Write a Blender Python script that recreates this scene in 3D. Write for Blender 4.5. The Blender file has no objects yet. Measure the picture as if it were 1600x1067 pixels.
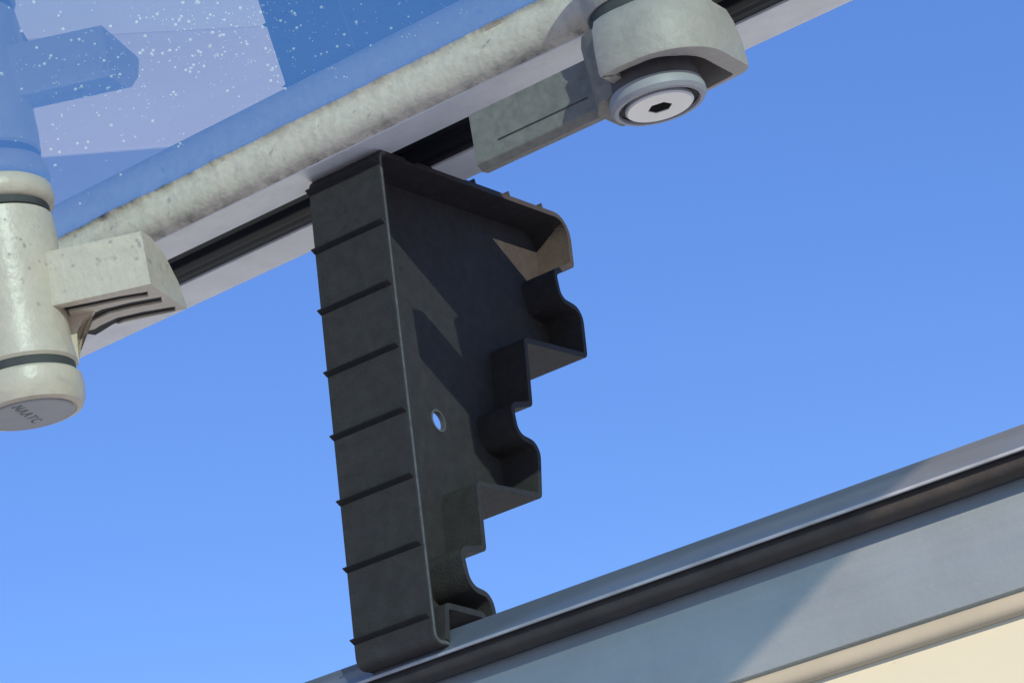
import bpy, bmesh, math, random
from mathutils import Vector, Matrix, noise
from mathutils.geometry import tessellate_polygon
R_ = math.radians
S = bpy.context.scene
COL = S.collection

# ------------------------------------------------------------------ camera
cam_d = bpy.data.cameras.new("camera")
cam_d.sensor_width = 36.0
cam_d.lens = 85.5
cam_d.clip_start = 0.01
cam_d.clip_end = 500
cam = bpy.data.objects.new("camera", cam_d)
COL.objects.link(cam)
right = Vector((0.81889679, 0.54515799, -0.17947372))
down = Vector((-0.34424845, 0.21632971, -0.91361615))
fwd = Vector((-0.45923964, 0.80994088, 0.3648215))
M = Matrix((right, -down, -fwd)).transposed().to_4x4()
M.translation = Vector((0.31371665, -0.4902322, -0.15402439))
cam.matrix_world = M
S.camera = cam

# ------------------------------------------------------------------ light
TO_SUN = Vector((2.07, -1.58, 1.0)).normalized()
SUN_EL = math.asin(TO_SUN.z)
SUN_AZ = math.atan2(TO_SUN.x, TO_SUN.y)
W = bpy.data.worlds.new("World")
S.world = W
W.use_nodes = True
wn = W.node_tree.nodes
wl = W.node_tree.links
sky = wn.new("ShaderNodeTexSky")
sky.sky_type = 'NISHITA'
sky.sun_disc = False
sky.sun_elevation = SUN_EL
sky.sun_rotation = SUN_AZ
sky.altitude = 100
sky.air_density = 1.0
sky.dust_density = 0.0
sky.ozone_density = 3.0
hs = wn.new("ShaderNodeHueSaturation")
hs.inputs["Hue"].default_value = 0.517
hs.inputs["Saturation"].default_value = 1.2
wl.new(sky.outputs[0], hs.inputs["Color"])
ev = wn.new("ShaderNodeMix")        # evens out the gradient toward the photograph's flat mid blue
ev.data_type = 'RGBA'
ev.inputs[0].default_value = 0.4
ev.inputs[7].default_value = (0.79, 1.73, 4.7, 1)
wl.new(hs.outputs[0], ev.inputs[6])
wl.new(ev.outputs[2], wn["Background"].inputs[0])
wn["Background"].inputs[1].default_value = 0.133
sd = bpy.data.lights.new("sun", 'SUN')
sd.energy = 4.0
sd.angle = R_(0.5)
sd.color = (1.0, 0.885, 0.70)
sun = bpy.data.objects.new("sun", sd)
COL.objects.link(sun)
sun.rotation_euler = TO_SUN.to_track_quat('Z', 'Y').to_euler()
sun.location = TO_SUN * 3
S.view_settings.view_transform = 'Standard'
S.view_settings.look = 'None'
S.view_settings.gamma = 1
S.view_settings.exposure = 0.45
S.cycles.max_bounces = 10
S.cycles.transparent_max_bounces = 16

# ------------------------------------------------------------------ materials
def mat(name, col, rough=0.5, metal=0.0, spec=0.5, var=0.08, vscale=60, bump=0.0, bscale=400,
        dirt=None, dirt_scale=25, dirt_lo=0.55, dirt_hi=0.75, dirt_amt=0.8, grime_shade=None, stretch=None, wear_highlight=None):
    m = bpy.data.materials.new(name)
    m.use_nodes = True
    n, l = m.node_tree.nodes, m.node_tree.links
    b = n["Principled BSDF"]
    b.inputs["Roughness"].default_value = rough
    b.inputs["Metallic"].default_value = metal
    b.inputs["Specular IOR Level"].default_value = spec
    tc = n.new("ShaderNodeTexCoord")
    nz = n.new("ShaderNodeTexNoise")
    nz.inputs["Scale"].default_value = vscale
    nz.inputs["Detail"].default_value = 6
    l.new(tc.outputs["Object"], nz.inputs["Vector"])
    mr = n.new("ShaderNodeMapRange")
    mr.inputs[1].default_value = 0.3
    mr.inputs[2].default_value = 0.7
    mr.inputs[3].default_value = 1 - var
    mr.inputs[4].default_value = 1 + var
    l.new(nz.outputs["Fac"], mr.inputs[0])
    mul = n.new("ShaderNodeVectorMath")
    mul.operation = 'SCALE'
    mul.inputs[0].default_value = col
    l.new(mr.outputs[0], mul.inputs["Scale"])
    out = mul.outputs[0]
    if dirt:
        nd = n.new("ShaderNodeTexNoise")
        nd.inputs["Scale"].default_value = dirt_scale
        nd.inputs["Detail"].default_value = 8
        nd.inputs["Roughness"].default_value = 0.7
        l.new(tc.outputs["Object"], nd.inputs["Vector"])
        md = n.new("ShaderNodeMapRange")
        md.inputs[1].default_value = dirt_lo
        md.inputs[2].default_value = dirt_hi
        md.inputs[3].default_value = 0
        md.inputs[4].default_value = dirt_amt
        l.new(nd.outputs["Fac"], md.inputs[0])
        mx = n.new("ShaderNodeMix")
        mx.data_type = 'RGBA'
        l.new(md.outputs[0], mx.inputs[0])
        l.new(out, mx.inputs[6])
        mx.inputs[7].default_value = (*dirt, 1)
        out = mx.outputs[2]
    if wear_highlight:   # corners rubbed pale, which also paints in the edge highlight
        ge = n.new("ShaderNodeNewGeometry")
        mw = n.new("ShaderNodeMapRange")
        mw.inputs[1].default_value = 0.545; mw.inputs[2].default_value = 0.62
        mw.inputs[3].default_value = 0.0; mw.inputs[4].default_value = 0.6
        l.new(ge.outputs["Pointiness"], mw.inputs[0])
        mx3 = n.new("ShaderNodeMix"); mx3.data_type = 'RGBA'
        l.new(mw.outputs[0], mx3.inputs[0]); l.new(out, mx3.inputs[6])
        mx3.inputs[7].default_value = (*wear_highlight, 1)
        out = mx3.outputs[2]
    if grime_shade:   # joint dirt plus a painted shadow line, carried by a vertex attribute
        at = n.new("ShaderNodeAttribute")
        at.attribute_name = "grime_shade"
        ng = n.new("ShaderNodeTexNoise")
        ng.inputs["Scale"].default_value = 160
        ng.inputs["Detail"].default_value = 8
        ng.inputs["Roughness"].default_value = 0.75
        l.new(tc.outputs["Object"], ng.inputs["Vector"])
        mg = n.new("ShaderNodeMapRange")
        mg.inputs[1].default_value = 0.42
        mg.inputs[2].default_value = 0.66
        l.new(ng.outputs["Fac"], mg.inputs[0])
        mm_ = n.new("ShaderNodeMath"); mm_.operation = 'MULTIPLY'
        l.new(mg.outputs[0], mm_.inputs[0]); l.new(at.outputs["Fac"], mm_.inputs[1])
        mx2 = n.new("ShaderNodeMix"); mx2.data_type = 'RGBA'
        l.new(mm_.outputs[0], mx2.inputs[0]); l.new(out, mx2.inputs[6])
        mx2.inputs[7].default_value = (*grime_shade, 1)
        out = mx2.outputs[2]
    l.new(out, b.inputs["Base Color"])
    if stretch:   # long faint scratches and wipe marks in the gloss
        mp = n.new("ShaderNodeMapping")
        mp.inputs["Scale"].default_value = stretch
        l.new(tc.outputs["Object"], mp.inputs["Vector"])
        ns = n.new("ShaderNodeTexNoise")
        ns.inputs["Scale"].default_value = 1.0
        ns.inputs["Detail"].default_value = 8
        ns.inputs["Roughness"].default_value = 0.7
        l.new(mp.outputs[0], ns.inputs["Vector"])
        mq = n.new("ShaderNodeMapRange")
        mq.inputs[1].default_value = 0.3; mq.inputs[2].default_value = 0.7
        mq.inputs[3].default_value = rough - 0.12; mq.inputs[4].default_value = rough + 0.2
        l.new(ns.outputs["Fac"], mq.inputs[0])
        l.new(mq.outputs[0], b.inputs["Roughness"])
    if bump:
        nb = n.new("ShaderNodeTexNoise")
        nb.inputs["Scale"].default_value = bscale
        nb.inputs["Detail"].default_value = 4
        l.new(tc.outputs["Object"], nb.inputs["Vector"])
        bp = n.new("ShaderNodeBump")
        bp.inputs["Strength"].default_value = bump
        bp.inputs["Distance"].default_value = 0.001
        l.new(nb.outputs["Fac"], bp.inputs["Height"])
        l.new(bp.outputs[0], b.inputs["Normal"])
    return m

BLACK = dict(rough=0.58, var=0.12, vscale=300, bump=0.35, bscale=2200,
             dirt=(0.11, 0.105, 0.10), dirt_scale=140, dirt_lo=0.56, dirt_hi=0.85, dirt_amt=0.4)
M_BLACK = mat("black_plastic", (0.056, 0.050, 0.0465), spec=0.06, wear_highlight=(0.20, 0.195, 0.19), **BLACK)
M_RIB = mat("black_plastic_rib", (0.040, 0.038, 0.036), spec=0.06, **BLACK)
M_RUBBED_LIT = mat("rubbed_lit_plastic", (0.15, 0.146, 0.14), 0.6, spec=0.1, var=0.35, vscale=700, dirt=(0.06, 0.058, 0.055), dirt_scale=350, dirt_lo=0.45, dirt_hi=0.75, dirt_amt=0.8)
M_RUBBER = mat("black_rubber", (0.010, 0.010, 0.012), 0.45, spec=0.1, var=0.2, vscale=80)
M_BULB = mat("brown_black_rubber", (0.045, 0.038, 0.032), 0.55, var=0.25, vscale=120, bump=0.2, bscale=600)
M_ALU = mat("brushed_aluminium", (0.90, 0.87, 0.81), 0.45, metal=0.1, var=0.05, vscale=90, bump=0.06, bscale=500,
            dirt=(0.5, 0.48, 0.45), dirt_scale=120, dirt_lo=0.5, dirt_hi=0.85, dirt_amt=0.4)
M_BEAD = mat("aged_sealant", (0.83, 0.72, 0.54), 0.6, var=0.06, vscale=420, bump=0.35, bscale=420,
             dirt=(0.30, 0.25, 0.16), dirt_scale=190, dirt_lo=0.50, dirt_hi=0.85, dirt_amt=0.55, grime_shade=(0.10, 0.085, 0.06))
M_LATCH = mat("aged_beige_plastic", (0.67, 0.565, 0.42), 0.38, var=0.05, vscale=260, bump=0.2, bscale=500,
              dirt=(0.42, 0.39, 0.30), dirt_scale=120, dirt_lo=0.45, dirt_hi=0.9, dirt_amt=0.45)
M_LATCH2 = mat("weathered_grey_plastic", (0.46, 0.405, 0.325), 0.5, var=0.06, vscale=420, bump=0.3, bscale=500,
               dirt=(0.26, 0.24, 0.19), dirt_scale=150, dirt_lo=0.5, dirt_hi=0.85, dirt_amt=0.45)
M_ARM2 = mat("weathered_shaded_plastic", (0.26, 0.235, 0.185), 0.6, var=0.1, vscale=420, bump=0.3, bscale=350,
             dirt=(0.08, 0.078, 0.06), dirt_scale=260, dirt_lo=0.45, dirt_hi=0.8, dirt_amt=0.5)  # weathered, and darkened further so the colour holds the hood's shade
M_CAP = mat("grey_cap_plastic", (0.40, 0.39, 0.38), 0.5, var=0.08, vscale=90)
M_GROOVE = mat("grimy_groove_rubber", (0.06, 0.062, 0.055), 0.7, var=0.35, vscale=150)
M_BARREL = mat("shaded_barrel_plastic", (0.10, 0.09, 0.088), 0.55, var=0.3, vscale=90)  # dark base holds the shade under the hood
M_HEX = mat("socket_shade", (0.012, 0.011, 0.010), 0.9, spec=0.05, var=0.4, vscale=500)  # black fill stands in for the shade inside the socket
M_INK = mat("dark_print", (0.04, 0.045, 0.06), 0.6, dirt=(0.33, 0.33, 0.33), dirt_scale=700, dirt_lo=0.42, dirt_hi=0.56, dirt_amt=0.85)
M_STEEL = mat("bright_steel", (0.80, 0.78, 0.74), 0.42, metal=0.5, var=0.05, vscale=60)
M_RAIL = mat("grey_anodised_aluminium", (0.30, 0.34, 0.36), 0.42, metal=0.3, var=0.07, vscale=45, bump=0.06, bscale=900, stretch=(14, 500, 500),
             dirt=(0.2, 0.21, 0.21), dirt_scale=60, dirt_lo=0.5, dirt_hi=0.9, dirt_amt=0.35)
M_LIP = mat("worn_lip_aluminium", (0.27, 0.30, 0.35), 0.18, metal=0.5, var=0.12, vscale=30)
M_EDGE = mat("bare_metal_highlight", (0.45, 0.46, 0.47), 0.5, metal=0.2, var=0.25, vscale=90)  # pale base paints the highlight along the lip's edge
M_CREAM = mat("cream_gelcoat", (0.66, 0.61, 0.45), 0.35, var=0.02, vscale=12, bump=0.03, bscale=250,
              dirt=(0.42, 0.36, 0.25), dirt_scale=200, dirt_lo=0.66, dirt_hi=0.8, dirt_amt=0.5)
M_TRIM = mat("cream_bead_plastic", (0.44, 0.39, 0.29), 0.4, var=0.08, vscale=60)
M_WALL = mat("warm_white_wall_paint", (0.68, 0.70, 0.63), 0.6, var=0.03, vscale=3)
M_COPING = mat("pinkish_wall_paint", (0.63, 0.60, 0.53), 0.6, var=0.03, vscale=3)
M_GROUND = mat("pale_concrete", (0.40, 0.41, 0.43), 0.9, var=0.15, vscale=3, bump=0.3, bscale=40)

def pane_material(name, refl):
    m = bpy.data.materials.new(name)
    m.use_nodes = True
    n, l = m.node_tree.nodes, m.node_tree.links
    n.clear()
    o = n.new("ShaderNodeOutputMaterial")
    tr = n.new("ShaderNodeBsdfTransparent")
    tr.inputs[0].default_value = (0.65, 0.775, 0.83, 1)
    df = n.new("ShaderNodeBsdfTranslucent")
    df.inputs[0].default_value = (0.45, 0.78, 0.85, 1)
    gl = n.new("ShaderNodeBsdfGlossy")
    gl.inputs["Roughness"].default_value = 0.0
    gl.inputs[0].default_value = (1, 1, 1, 1)
    lw = n.new("ShaderNodeLayerWeight")
    lw.inputs[0].default_value = 0.5
    pw = n.new("ShaderNodeMath"); pw.operation = 'POWER'
    l.new(lw.outputs["Facing"], pw.inputs[0]); pw.inputs[1].default_value = 3.6
    mu = n.new("ShaderNodeMath"); mu.operation = 'MULTIPLY_ADD'
    l.new(pw.outputs[0], mu.inputs[0]); mu.inputs[1].default_value = 0.96 * refl; mu.inputs[2].default_value = 0.04 * refl
    tc = n.new("ShaderNodeTexCoord")
    nz = n.new("ShaderNodeTexNoise"); nz.inputs["Scale"].default_value = 18; nz.inputs["Detail"].default_value = 8
    l.new(tc.outputs["Object"], nz.inputs["Vector"])
    mr = n.new("ShaderNodeMapRange")
    mr.inputs[1].default_value = 0.3; mr.inputs[2].default_value = 0.75
    mr.inputs[3].default_value = 0.04; mr.inputs[4].default_value = 0.08
    l.new(nz.outputs["Fac"], mr.inputs[0])
    m1 = n.new("ShaderNodeMixShader")
    l.new(mr.outputs[0], m1.inputs[0]); l.new(tr.outputs[0], m1.inputs[1]); l.new(df.outputs[0], m1.inputs[2])
    m2 = n.new("ShaderNodeMixShader")
    l.new(mu.outputs[0], m2.inputs[0]); l.new(m1.outputs[0], m2.inputs[1]); l.new(gl.outputs[0], m2.inputs[2])
    l.new(m2.outputs[0], o.inputs[0])
    return m
M_PANE = pane_material("tinted_acrylic", 1.05)
M_PANE_TOP = pane_material("tinted_acrylic_outer_face", 0.12)

def drop_material():
    m = bpy.data.materials.new("water_drop")
    m.use_nodes = True
    n, l = m.node_tree.nodes, m.node_tree.links
    b = n["Principled BSDF"]
    b.inputs["Base Color"].default_value = (0.95, 0.97, 1, 1)
    b.inputs["Roughness"].default_value = 0.1
    b.inputs["IOR"].default_value = 1.33
    t = n.new("ShaderNodeBsdfTransparent")
    x = n.new("ShaderNodeMixShader")
    x.inputs[0].default_value = 0.58
    l.new(b.outputs[0], x.inputs[1]); l.new(t.outputs[0], x.inputs[2])
    l.new(x.outputs[0], n["Material Output"].inputs[0])
    return m
M_DROP = drop_material()

# ------------------------------------------------------------------ helpers (all lengths in millimetres)
mm = 0.001
def link(name, bm, material, parent=None, smooth=None):
    bmesh.ops.recalc_face_normals(bm, faces=bm.faces)
    me = bpy.data.meshes.new(name)
    bm.to_mesh(me)
    bm.free()
    me.materials.append(material)
    o = bpy.data.objects.new(name, me)
    COL.objects.link(o)
    if parent:
        o.parent = parent
    if smooth is not None:
        a = R_(smooth)
        me.set_sharp_from_angle(angle=a)
        for p in me.polygons:
            p.use_smooth = True
    return o

def tag(o, label=None, cat=None, kind=None, group=None):
    if label: o["label"] = label
    if cat: o["category"] = cat
    if kind: o["kind"] = kind
    if group: o["group"] = group
    return o

def empty(name, loc, rx=0.0):
    o = bpy.data.objects.new(name, None)
    o.empty_display_size = 0.02
    COL.objects.link(o)
    o.location = loc
    o.rotation_euler = (rx, 0, 0)
    return o

def fillet(corners, seg=5):
    """corners: (a, b, radius) -> list of 2D points with rounded corners"""
    out = []
    n = len(corners)
    for i in range(n):
        p = Vector(corners[i][:2]); r = corners[i][2]
        a = Vector(corners[i - 1][:2]); c = Vector(corners[(i + 1) % n][:2])
        u = (a - p).normalized(); v = (c - p).normalized()
        ang = u.angle(v)
        if r <= 0 or ang > R_(176):
            out.append(p); continue
        d = r / math.tan(ang / 2)
        d = min(d, 0.48 * (a - p).length, 0.48 * (c - p).length)
        r = d * math.tan(ang / 2)
        ctr = p + (u + v).normalized() * (r / math.sin(ang / 2))
        s = p + u * d; e = p + v * d
        va = s - ctr; vb = e - ctr
        t = va.angle(vb)
        sg = 1 if va.x * vb.y - va.y * vb.x > 0 else -1
        for k in range(seg + 1):
            q = t * k / seg * sg
            out.append(ctr + Vector((va.x * math.cos(q) - va.y * math.sin(q), va.x * math.sin(q) + va.y * math.cos(q))))
    return out

def area(pts):
    return sum(pts[i - 1].x * pts[i].y - pts[i].x * pts[i - 1].y for i in range(len(pts))) / 2

def offset(pts, d):
    """offset a closed outline inward by d (miter joins)"""
    sgn = 1 if area(pts) > 0 else -1
    out = []
    n = len(pts)
    for i in range(n):
        a, p, c = pts[i - 1], pts[i], pts[(i + 1) % n]
        e1 = (p - a).normalized(); e2 = (c - p).normalized()
        n1 = Vector((-e1.y, e1.x)) * sgn; n2 = Vector((-e2.y, e2.x)) * sgn
        b = (n1 + n2)
        k = max(0.35, b.length_squared / 2)
        out.append(p + b * (d / k))
    return out

def yz(x):
    return lambda p: Vector((x, p[0], p[1])) * mm
def xy(z):
    return lambda p: Vector((p[0], p[1], z)) * mm

def add_prism(bm, pts, f0, f1):
    a = [bm.verts.new(f0(p)) for p in pts]
    b = [bm.verts.new(f1(p)) for p in pts]
    n = len(pts)
    for i in range(n):
        j = (i + 1) % n
        bm.faces.new((a[i], a[j], b[j], b[i]))
    fa = bm.faces.new(a); fb = bm.faces.new(list(reversed(b)))
    bmesh.ops.triangulate(bm, faces=[fa, fb])

def add_ring(bm, outer, inner, f0, f1):
    n = len(outer)
    oa = [bm.verts.new(f0(p)) for p in outer]; ob = [bm.verts.new(f1(p)) for p in outer]
    ia = [bm.verts.new(f0(p)) for p in inner]; ib = [bm.verts.new(f1(p)) for p in inner]
    for i in range(n):
        j = (i + 1) % n
        bm.faces.new((oa[i], oa[j], ob[j], ob[i]))
        bm.faces.new((ia[j], ia[i], ib[i], ib[j]))
        bm.faces.new((oa[j], oa[i], ia[i], ia[j]))
        bm.faces.new((ob[i], ob[j], ib[j], ib[i]))

def add_lathe(bm, prof, cx, cy, n=64, close=True):
    """prof: list of (r, z) ; r == 0 gives a pole"""
    rings = []
    for r, z in prof:
        if r < 1e-6:
            rings.append([bm.verts.new(Vector((cx, cy, z)) * mm)])
        else:
            rings.append([bm.verts.new(Vector((cx + r * math.cos(2 * math.pi * k / n), cy + r * math.sin(2 * math.pi * k / n), z)) * mm) for k in range(n)])
    for A, B in zip(rings, rings[1:]):
        for k in range(n):
            j = (k + 1) % n
            if len(A) == 1 and len(B) == 1: continue
            if len(A) == 1: bm.faces.new((A[0], B[k], B[j]))
            elif len(B) == 1: bm.faces.new((A[k], A[j], B[0]))
            else: bm.faces.new((A[k], A[j], B[j], B[k]))
    if close:
        for r in (rings[0], rings[-1]):
            if len(r) > 1: bm.faces.new(r)

def boolean(o, cutters):
    for c in cutters:
        c.parent = o.parent
        md = o.modifiers.new("cut", 'BOOLEAN')
        md.operation = 'DIFFERENCE'; md.object = c; md.solver = 'EXACT'
    bpy.context.view_layer.update()
    dg = bpy.context.evaluated_depsgraph_get()
    me = bpy.data.meshes.new_from_object(o.evaluated_get(dg))
    o.modifiers.clear()
    o.data = me
    for c in cutters:
        d = c.data
        bpy.data.objects.remove(c)
        bpy.data.meshes.remove(d)

def bevel(o, w, seg=2, ang=40):
    md = o.modifiers.new("bevel", 'BEVEL')
    md.width = w * mm; md.segments = seg; md.limit_method = 'ANGLE'; md.angle_limit = R_(ang)
    md.harden_normals = False

def ribbon(path, w):
    """2D outline of a constant-width strip along path (list of (x,y))"""
    P = [Vector(p) for p in path]
    L, Rr = [], []
    for i, p in enumerate(P):
        t = (P[min(i + 1, len(P) - 1)] - P[max(i - 1, 0)]).normalized()
        nrm = Vector((-t.y, t.x)) * w / 2
        L.append(p + nrm); Rr.append(p - nrm)
    return L + Rr[::-1]

# ================================================================== the roof and its opening
XL, XR = -900.0, 600.0
roof = tag(empty("camper_roof", (0, 0, 0)), "cream camper roof edge with a rounded trim bead below the grey rail", "roof")
bm = bmesh.new()
add_prism(bm, fillet([(9, -35.6, 0), (9, -420, 0), (13, -420, 0), (13, -35.6, 0)]), yz(XL), yz(XR))
link("side_panel", bm, M_CREAM, roof)
bm = bmesh.new()
add_prism(bm, fillet([(10.5, -31.0, 1.2), (6.6, -31.3, 2.2), (6.0, -35.7, 2.2), (10.5, -36.0, 1.0)], 6), yz(XL), yz(XR))
tag(link("trim_bead", bm, M_TRIM, roof, 40), "rounded beige bead along the top of the cream panel")
frame = tag(empty("roof_opening_frame", (0, 0, 0)), "grey metal rail along the roof opening that the black wedge stands on", "rail")
bm = bmesh.new()
add_prism(bm, fillet([(10.2, -6.4, 0.3), (10.2, -29.7, 0.4), (11.6, -31.2, 0.2), (12.8, -31.2, 0), (12.8, -6.4, 0)], 3), yz(XL), yz(XR))
link("fascia", bm, M_RAIL, frame, 40)
bm = bmesh.new()   # sloped lip that turns up behind the wedge's hook
add_prism(bm, fillet([(2.6, -2.9, 0.25), (2.2, -2.0, 0.35), (6.9, 4.0, 0.5), (18.6, 4.3, 0.6), (18.8, -74, 0), (17.4, -74, 0), (17.4, 2.6, 0), (7.6, 2.4, 0.4), (4.6, -2.6, 0.3)], 3), yz(XL), yz(XR))
link("upstand_lip", bm, M_LIP, frame, 40)
bm = bmesh.new()
add_prism(bm, fillet([(1.95, -2.35, 0.1), (2.3, -2.2, 0), (2.57, -2.95, 0), (2.15, -2.9, 0.1)], 2), yz(XL), yz(XR))
tag(link("lip_edge_highlight", bm, M_EDGE, frame, 40), "bright bare metal edge of the lip, its highlight painted in")
bm = bmesh.new()
add_prism(bm, fillet([(4.2, -2.75, 0.6), (3.6, -5.6, 2.0), (6.4, -7.1, 1.4), (10.1, -6.55, 0.2), (10.1, -2.0, 0.3), (7.4, 1.6, 0.4)], 6), yz(XL), yz(XR))
tag(link("rubber_seal", bm, M_BULB, frame, 45), "dark rubber bulb seal under the lip")

# ================================================================== the black stepped wedge
wedge = tag(empty("stepped_prop", (0, 0, 0)), "black plastic stepped wedge propping the tinted hatch open above the rail", "prop")
WX = -24.0
corners = [(11.0, 140.2, 4.0), (112.2, 148.4, 6.5), (109.2, 130.6, 2.0), (97.3, 125.2, 2.2), (97.5, 117.7, 3.0), (108.8, 116.6, 4.5),
           (105.8, 99.8, 2.6), (71.6, 96.8, 0.8), (67.6, 76.4, 2.2), (57.0, 73.8, 2.2), (57.2, 66.4, 3.2), (67.8, 65.2, 4.0),
           (62.8, 48.0, 2.4), (31.6, 45.9, 0.8), (28.8, 27.6, 2.0), (17.7, 25.6, 2.2), (18.4, 17.2, 4.0), (27.6, 15.8, 4.5),
           (28.2, 4.6, 0.6), (22.4, 4.6, 0.6), (21.2, 8.6, 1.0), (5.9, 8.9, 0.9), (3.6, -1.0, 0.9), (-3.5, -1.2, 4.2)]
outer = fillet(corners, 5)
inner = offset(outer, 1.7)
bm = bmesh.new()
add_ring(bm, outer, inner, yz(0), yz(WX))
o = link("shell", bm, M_BLACK, wedge, 35)
bevel(o, 0.45, 3, 50)
mid = offset(outer, 0.9)
bm = bmesh.new()
n = 24
hc = Vector((35.7, 69.7))
hole = [hc + 2.75 * Vector((math.cos(2 * math.pi * k / n), math.sin(2 * math.pi * k / n))) for k in range(n)]
V3 = [[Vector((p[0], p[1], 0)) for p in lp] for lp in (mid, hole)]
tris = tessellate_polygon(V3)
flat = [p for lp in (mid, hole) for p in lp]
for x in (-11.7, -12.7):
    vs = [bm.verts.new(yz(x)(p)) for p in flat]
    for t in tris:
        bm.faces.new([vs[i] for i in t])
link("web", bm, M_BLACK, wedge)
bm = bmesh.new()
bm = bmesh.new()
add_ring(bm, [hc + 3.3 * Vector((math.cos(2 * math.pi * k / n), math.sin(2 * math.pi * k / n))) for k in range(n)],
         [hc + 2.75 * Vector((math.cos(2 * math.pi * k / n), math.sin(2 * math.pi * k / n))) for k in range(n)], yz(-11.5), yz(-12.9))
link("eyelet", bm, M_BLACK, wedge, 40)

# near rim of the front wall: rubbed pale, its highlight painted in
off = offset(outer, 0.75)
path = off[-12:] + off[:6]
bm = bmesh.new()
add_prism(bm, ribbon(path, 0.8), yz(0.07), yz(-0.3))
tag(link("rubbed_highlight", bm, M_RUBBED_LIT, wedge), "pale rubbed edge of the front wall with a painted highlight")

def front_y(z):
    return -3.5 + (11.0 + 3.5) * (z + 1.2) / 141.4
# cross ribs of the front face, then those of the top face
rib_bm = bmesh.new()
tri = [Vector((0.4, -1.05)), Vector((-0.2, -0.95)), Vector((-1.7, -0.25)), Vector((-1.75, 0.05)), Vector((0.4, 0.35))]
add_prism(rib_bm, tri, yz(WX - 0.15), yz(-0.25))
rib = None
zs = [136.4, 117.9, 99.4, 81.0, 62.6, 44.2, 25.8, 6.6]
for z in zs:
    if rib is None:
        rib = link("rib", rib_bm, M_RIB, wedge)
        bevel(rib, 0.12, 1, 30)
        r = rib
    else:
        r = rib.copy(); COL.objects.link(r); r.parent = wedge
    r.location = (0, front_y(z) * mm, z * mm)
    r.rotation_euler = (R_(-5.8), 0, 0)
for y in (60.5, 79.0, 97.5):
    r = rib.copy(); COL.objects.link(r); r.parent = wedge
    r.location = (0, y * mm, (140.2 + (y - 11.0) * 0.081) * mm)
    r.rotation_euler = (R_(-90 + 4.6), 0, 0)

# ================================================================== the hatch (tilted about X), in its own frame
TILT = math.atan(0.078)
HO = Vector((0, 0.0024, 0.1393))
hatch = tag(empty("roof_hatch", HO, TILT), "open tinted roof hatch with an aged grey-green sealed edge above the black wedge", "hatch")
HXL, HXR = -620.0, 405.0
# pane
bm = bmesh.new()
add_prism(bm, [Vector(p) for p in ((6, 12.5), (-560, 12.5), (-560, 16.0), (6, 16.0))], yz(HXL), yz(HXR))
pane = link("pane", bm, M_PANE, hatch)
pane.data.materials.append(M_PANE_TOP)
for p in pane.data.polygons:
    if p.normal.z > -0.5: p.material_index = 1
# aluminium edge profile: two underside strips either side of the seal groove
bm = bmesh.new()
add_prism(bm, fillet([(1.2, 0, 0.4), (15.4, 0, 0.2), (15.4, 5, 0), (35.2, 5, 0), (35.2, 0, 0.2), (52.4, 0, 0.8), (52.4, 14.5, 1.5), (40, 17.0, 1), (6.2, 17.0, 0), (6.2, 12.4, 0), (1.2, 9, 0)], 3), yz(HXL), yz(HXR))
o = link("edge_profile", bm, M_ALU, hatch, 40)
# rubber seal, ribbed
bm = bmesh.new()
add_prism(bm, fillet([(15.5, 4.9, 0), (15.5, 0.5, 0.3), (19.5, 0.6, 0.5), (20.5, 1.6, 0.5), (22.0, -0.5, 1.2), (26.0, -0.9, 1.2), (28, 0.9, 0.6), (31, 0.3, 1.0), (35.1, 0.6, 0.3), (35.1, 4.9, 0)], 4), yz(HXL), yz(HXR))
link("rubber_seal", bm, M_RUBBER, hatch, 40)
# sealant bead: hand-laid, uneven
bm = bmesh.new()
gl_ = bm.verts.layers.float.new("grime_shade")
N = 700
prof = [(1.4, 0.2), (-1.2, 1.6), (-2.6, 4.2), (-3.0, 7.0), (-2.6, 9.6), (-2.4, 11.4), (-3.2, 12.45), (1.0, 12.45)]
rings = []
for k in range(N + 1):
    x = -330 + (HXR + 330 - 0.5) * k / N
    ring = []
    for j, (y, z) in enumerate(prof):
        w = [0.0, .35, .5, .5, .5, .7, 1.5, 0.0][j]
        q = noise.noise(Vector((x * 0.045, j * 0.6, 1.3))) + 0.6 * noise.noise(Vector((x * 0.16, j * 0.9, 7.7))) + 0.35 * noise.noise(Vector((x * 0.5, j * 1.3, 3.1)))
        ring.append(bm.verts.new(Vector((x, y - abs(q) * w * 0.9 + 0.25 * w, z)) * mm))
    rings.append(ring)
for A, B in zip(rings, rings[1:]):
    for j in range(len(prof)):
        i2 = (j + 1) % len(prof)
        bm.faces.new((A[j], A[i2], B[i2], B[j]))
bm.faces.new(rings[0]); bm.faces.new(list(reversed(rings[-1])))
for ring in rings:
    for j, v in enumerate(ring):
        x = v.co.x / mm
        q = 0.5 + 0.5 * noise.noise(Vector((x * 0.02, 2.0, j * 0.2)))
        v[gl_] = [0.9, 0.35, 0.05, 0.0, 0.0, 0.25 * q, 1.4 * q, 1.0][j]  # dirt along the top; values at the foot paint a shadow line
tag(link("sealant_bead", bm, M_BEAD, hatch, 60), "lumpy grey-green sealant bead along the pane's edge")

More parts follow.
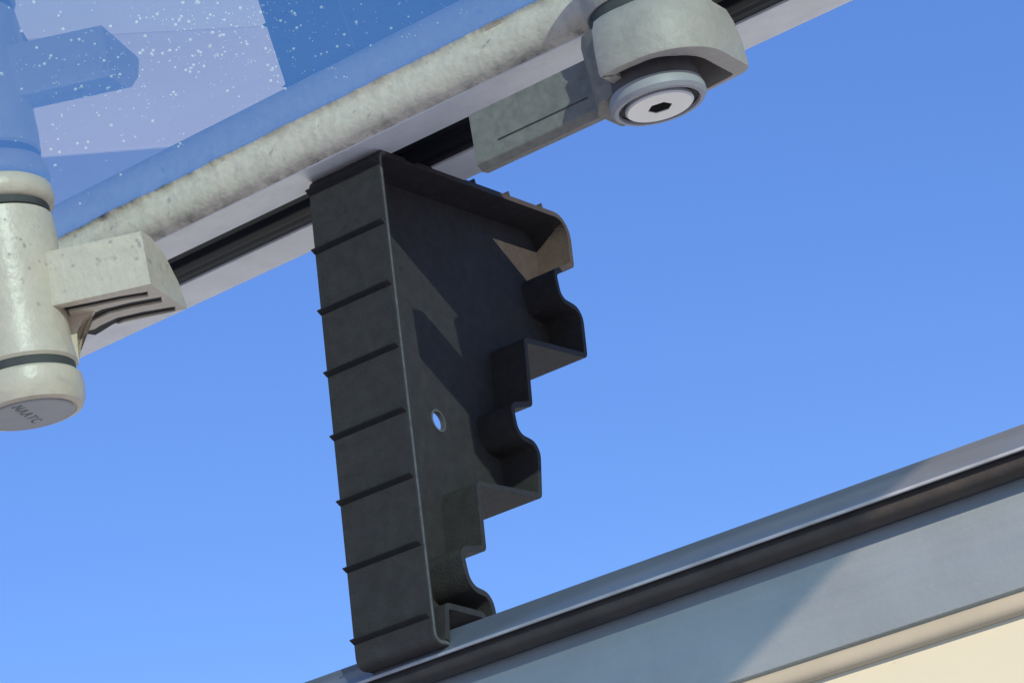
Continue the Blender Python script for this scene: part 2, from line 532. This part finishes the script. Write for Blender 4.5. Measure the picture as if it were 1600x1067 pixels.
# ---------------------------------------------------------------- left latch
AX, AY = -90.5, -43.4
bm = bmesh.new()
add_lathe(bm, [(0, 6), (13.6, 6), (13.6, 3.4), (14.8, 2.8), (15.0, -4), (14.6, -14), (14.0, -24), (14.0, -33), (14.7, -39.0), (14.0, -39.8), (0, -39.8)], AX, AY)
latch = link("latch_handle", bm, M_LATCH, hatch, 35)
tag(latch, "beige round latch with a ribbed arm reaching toward the wedge")
bm = bmesh.new()
add_lathe(bm, [(0, 12.4), (14.6, 12.4), (15.9, 11.4), (16.2, 8.6), (15.6, 6.4), (14.2, 5.6), (0, 5.6)], AX, AY)
link("flange", bm, M_LATCH, latch, 50)
bm = bmesh.new()
add_lathe(bm, [(13.65, 5.9), (14.4, 5.6), (14.4, 3.6), (13.65, 3.3)], AX, AY, close=False)
link("groove_ring", bm, M_GROOVE, latch, 50)
bm = bmesh.new()
add_lathe(bm, [(0, -39.5), (13.8, -39.5), (14.0, -43.0), (0, -43.0)], AX, AY)
link("groove_ring", bm, M_GROOVE, latch, 50)
bm = bmesh.new()
add_lathe(bm, [(0, -42.4), (14.4, -42.4), (15.1, -43.2), (15.3, -46.0), (14.9, -49.2), (14.0, -51.0), (12.4, -51.5), (12.0, -51.1), (0, -51.1)], AX, AY)
cap = link("cap", bm, M_LATCH, latch, 35)
bm = bmesh.new()
add_lathe(bm, [(0, -50.4), (11.6, -50.4), (11.6, -51.5), (11.2, -51.8), (0, -51.8)], AX, AY)
tag(link("badge", bm, M_CAP, latch, 35), "round grey end badge with worn dark lettering")
# arm: a cam section swept away from the column and over toward the hatch edge
d = Vector((0.85, 0.527)); w = Vector((-0.305, 0.952))
sec = fillet([(0, -26, 0.3), (0, -10.5, 0.5), (7, -10.2, 3), (15, -12.6, 6), (22.5, -19, 6), (26, -26, 0.6)], 5)
base = Vector((-77.8, -44.6)); tip = Vector((-54.0, -30.0))
def arm_pt(end):
    def f(p):
        if end:
            q = tip + w * p[0] 
        else:
            q = base - d * 6 + w * p[0]
        return Vector((q.x, q.y, p[1])) * mm
    return f
bm = bmesh.new()
add_prism(bm, sec, arm_pt(0), arm_pt(1))
arm = link("arm", bm, M_LATCH, latch)
def cutter(path, wd, z0, z1):
    b = bmesh.new()
    add_prism(b, ribbon(path, wd), xy(z0), xy(z1))
    return link("cutter", b, M_GROOVE)
boolean(arm, [
    cutter([(-84, -42.5), (-77.6, -38.8), (-70.9, -34.3), (-64.7, -30.2), (-59.0, -25.4)], 3.6, -29, -19),
    cutter([(-92, -24), (-85.0, -25.5), (-79.0, -27.0), (-73.0, -26.8), (-66.7, -23.4), (-60.2, -18.4)], 4.4, -29, -19),
    cutter([(-92, -16), (-85.5, -17.0), (-80.5, -18.0), (-75.5, -18.0), (-70.0, -14.8), (-63.2, -9.2)], 4.2, -29, -19),
    cutter([(-84, -40.5), (-77.5, -36.4)], 6.5, -29, -16),
])
bevel(arm, 0.7, 3, 35)
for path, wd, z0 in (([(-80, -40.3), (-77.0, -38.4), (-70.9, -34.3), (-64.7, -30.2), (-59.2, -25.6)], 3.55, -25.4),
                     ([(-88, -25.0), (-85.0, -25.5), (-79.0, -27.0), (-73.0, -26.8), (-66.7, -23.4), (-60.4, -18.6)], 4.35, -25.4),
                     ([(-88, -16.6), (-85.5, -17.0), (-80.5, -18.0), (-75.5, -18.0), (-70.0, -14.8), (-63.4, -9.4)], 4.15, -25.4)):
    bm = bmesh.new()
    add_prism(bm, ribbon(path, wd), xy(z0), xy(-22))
    link("slot_shade", bm, M_RUBBER, latch)  # dark strips fill the slots in place of their shade
# curved fins that carry the ribs of the arm down the column
C1 = Vector((AX, AY))
dn = d.normalized(); wn_ = Vector((-dn.y, dn.x))
for off, reach in ((4.2, 11.5), (9.8, 13.5), (14.4, 12.5)):
    r0 = 12.0 if off < 10 else 5.0
    prof = [(r0, -25.9), (14.5 + reach * 0.62, -25.9), (14.5 + reach * 0.42, -26.6), (14.5 + reach * 0.24, -28.0), (14.5 + reach * 0.12, -30.2), (14.5 + reach * 0.06, -33.0), (14.9, -39.2), (r0, -39.2)]
    bm = bmesh.new()
    def fin_pt(o_):
        def f(p):
            q = C1 + dn * (p[0] - (14.5 - math.sqrt(max(1, 14.5 ** 2 - o_ ** 2)))) + wn_ * o_
            return Vector((q.x, q.y, p[1])) * mm
        return f
    add_prism(bm, [Vector(p) for p in prof], fin_pt(off - 1.1), fin_pt(off + 1.1))
    o = link("fin", bm, M_LATCH, latch)
    bevel(o, 0.3, 2, 35)
# lettering on the badge
tx = bpy.data.curves.new("lettering", 'FONT')
tx.body = "NAATC"
tx.size = 4.2 * mm
tx.extrude = 0.06 * mm
tx.space_character = 1.3
to = bpy.data.objects.new("lettering", tx)
COL.objects.link(to)
bpy.context.view_layer.update()
tm = bpy.data.meshes.new_from_object(to.evaluated_get(bpy.context.evaluated_depsgraph_get()))
bpy.data.objects.remove(to)
tm.materials.append(M_INK)
let = bpy.data.objects.new("lettering", tm)
COL.objects.link(let)
let.parent = latch
LT0 = Vector((-87.8, -53.6, -51.85)) * mm
t3 = Vector((-0.404, 0.915, 0)).normalized()
n3 = Vector((0, 0, -1))
u3 = n3.cross(t3)
lm = Matrix((t3, u3, n3)).transposed().to_4x4()
lm.translation = LT0
let.matrix_local = lm

# ---------------------------------------------------------------- right latch (cap missing, bolt showing)
BX, BY = 92.6, -12.0
bm = bmesh.new()
add_lathe(bm, [(0, 12.4), (12.4, 12.4), (12.6, 10), (12.5, -4.5), (11.9, -6.8), (0, -6.8)], BX, BY)
latch2 = link("latch_handle", bm, M_LATCH2, hatch, 40)
tag(latch2, "weathered latch without its cap, a bright hex bolt in its end")
bm = bmesh.new()
add_lathe(bm, [(0, -6.6), (11.3, -6.6), (11.6, -7.4), (11.6, -10.4), (0, -10.4)], BX, BY)
link("groove_ring", bm, M_GROOVE, latch2, 40)
# hood: a shell open at the bottom
pl = []
for k in range(37):
    a = math.pi * (1.39 + 0.61 * k / 36.0)
    pl.append(Vector((BX + 17.6 * math.cos(a) + (2.0 if math.cos(a) > 0.2 else 0), BY + 17.2 * math.sin(a))))
pl += fillet([(112.2, -6, 0), (112.0, 6.0, 4.0), (96, 7.5, 2.0), (86.5, 2.0, 3.0), (86, -10, 0)], 4)[1:-1]
pin = offset(pl, 3.0)
for p in pin:
    if p.x > BX + 8: p.x -= 1.8 * min(1.0, (p.x - BX - 8) / 5)
def slope(k, kr):
    def f(p):
        c = Vector((BX, BY)); q = p - c
        w_ = min(1, max(0, q.x / 8.0))
        s_ = k + (kr - k) * w_
        return Vector((c.x + q.x * s_, c.y + q.y * (k if q.y < 0 else k * 0.94)))
    return f
bm = bmesh.new()
loops = []
for z, k, kr in ((-9.9, 0.66, 0.80), (-10.3, 0.76, 0.90), (-11.4, 0.85, 0.955), (-14, 0.92, 0.98), (-18.5, 0.97, 1.0), (-25.6, 1.0, 1.0), (-26.4, 0.985, 0.99), (-26.5, 0.97, 0.975)):
    f = slope(k, kr)
    loops.append([bm.verts.new(xy(z)(f(p))) for p in pl])
loops.append([bm.verts.new(xy(-26.5)(p)) for p in pin])
loops.append([bm.verts.new(xy(-14)(p)) for p in pin])
for A, B in zip(loops, loops[1:]):
    for i in range(len(pl)):
        j = (i + 1) % len(pl)
        bm.faces.new((A[i], A[j], B[j], B[i]))
bmesh.ops.triangulate(bm, faces=[bm.faces.new(loops[0]), bm.faces.new(loops[-1])])
hood = link("hood", bm, M_LATCH2, latch2, 50)
bm = bmesh.new()   # shoulder where the flat arm meets the barrel
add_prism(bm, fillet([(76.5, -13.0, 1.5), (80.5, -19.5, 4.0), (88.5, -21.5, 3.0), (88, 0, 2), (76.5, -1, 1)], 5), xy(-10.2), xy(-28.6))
o = link("shoulder", bm, M_ARM2, latch2, 40)  # darker material paints the hood's shadow on this side
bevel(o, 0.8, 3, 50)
bm = bmesh.new()
add_lathe(bm, [(0, -10.2), (10.6, -10.2), (10.8, -22), (11.4, -29.0), (0, -29.0)], BX, BY)
link("barrel", bm, M_BARREL, latch2, 35)
bm = bmesh.new()
add_lathe(bm, [(0, -28.8), (11.6, -28.8), (12.0, -30.0), (12.0, -31.6), (11.2, -32.5), (10.2, -32.6), (9.9, -31.4), (0, -31.4)], BX, BY)
link("end_ring", bm, M_CAP, latch2, 35)
bm = bmesh.new()
add_lathe(bm, [(8.2, -31.5), (10.0, -31.4), (10.0, -31.8), (8.2, -31.8)], BX, BY)
link("groove_ring", bm, M_RUBBER, latch2, 35)
bm = bmesh.new()
add_lathe(bm, [(0, -31.0), (8.5, -31.0), (8.55, -32.6), (8.1, -33.0), (0, -33.0)], BX, BY)
bolt = link("bolt_head", bm, M_STEEL, latch2, 35)
bm = bmesh.new()
hx = [Vector((BX + 3.1 * math.cos(math.pi * k / 3 + 0.3), BY + 3.1 * math.sin(math.pi * k / 3 + 0.3))) for k in range(6)]
add_prism(bm, hx, xy(-27.5), xy(-36))
# deepen the bolt so the socket has a floor
boolean(bolt, [link("cutter", bm, M_STEEL)])
bm = bmesh.new()
add_prism(bm, [Vector((BX, BY)) + (p - Vector((BX, BY))) * 0.99 for p in hx], xy(-31.2), xy(-32.75))
link("hex_socket_shade", bm, M_HEX, latch2)
# flat arm toward the wedge
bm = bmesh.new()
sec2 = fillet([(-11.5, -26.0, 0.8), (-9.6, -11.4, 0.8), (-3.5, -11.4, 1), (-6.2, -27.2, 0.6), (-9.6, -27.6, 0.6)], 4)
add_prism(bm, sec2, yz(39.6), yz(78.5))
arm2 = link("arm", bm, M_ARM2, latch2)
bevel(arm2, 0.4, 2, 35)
bm = bmesh.new()
add_prism(bm, [Vector(p) for p in ((-11.0, -22.1), (-11.25, -22.1), (-11.25, -21.85), (-11.0, -21.8))], yz(47), yz(74))
link("seam", bm, M_GROOVE, latch2)

# ================================================================== water on top of the pane
random.seed(5)
bm = bmesh.new()
def drop(x, y, r, sx=1.0, rot=0.0):
    m = Matrix.Translation(Vector((x, y, 16.0)) * mm) @ Matrix.Rotation(rot, 4, 'Z') @ Matrix.Diagonal((r * sx * mm, r * mm, r * 0.9 * mm, 1))
    bmesh.ops.create_icosphere(bm, subdivisions=1 if r < 0.25 else 2, radius=1.0, matrix=m)
for k in range(900):
    # a denser patch on the right, scattered elsewhere
    if k < 600:
        x = random.gauss(5, 34); y = random.gauss(-55, 24)
    else:
        x = random.uniform(-190, 110); y = random.uniform(-230, -6)
    if y > -4.5: continue
    r = min(0.43, 0.13 * math.exp(random.expovariate(1.75)))
    drop(x, y, r, random.choice((1, 1, 1, 1.25)), random.uniform(0, 3.14))
    while random.random() < 0.22:     # little runs and clusters
        x += random.uniform(-1.6, 1.6); y += random.uniform(-1.6, 1.6)
        if y < -4.5: drop(x, y, r * random.uniform(0.5, 1.0))
drops = link("water_droplets", bm, M_DROP, None, 60)
drops.location = HO
drops.rotation_euler = (TILT, 0, 0)
tag(drops, "fine water droplets scattered over the tinted pane", "droplets", kind="stuff")

# ================================================================== pale wall across the way (the pane mirrors it)
wall = tag(empty("garden_wall", (-1.642, 1.981, -1.9)), "sunlit cream wall mirrored as a pale patch in the hatch pane", "wall")
wall.rotation_euler = (0, 0, math.atan2(0.859, 0.512))
bm = bmesh.new()
add_prism(bm, fillet([(0, 0, 0), (0, 922, 0), (200, 922, 0), (200, 0, 0)]), yz(-1500), yz(3500))
link("wall_face", bm, M_WALL, wall)
bm = bmesh.new()
add_prism(bm, fillet([(-14, 922.5, 4), (-14, 1100, 4), (214, 1100, 4), (214, 922.5, 4)]), yz(-1510), yz(3510))
link("coping", bm, M_COPING, wall)

# ================================================================== ground far below
bm = bmesh.new()
add_prism(bm, [Vector(p) for p in ((-60000, -60000), (60000, -60000), (60000, 60000), (-60000, 60000))], xy(-1900), xy(-1950))
g = link("ground", bm, M_GROUND)
tag(g, kind="structure")
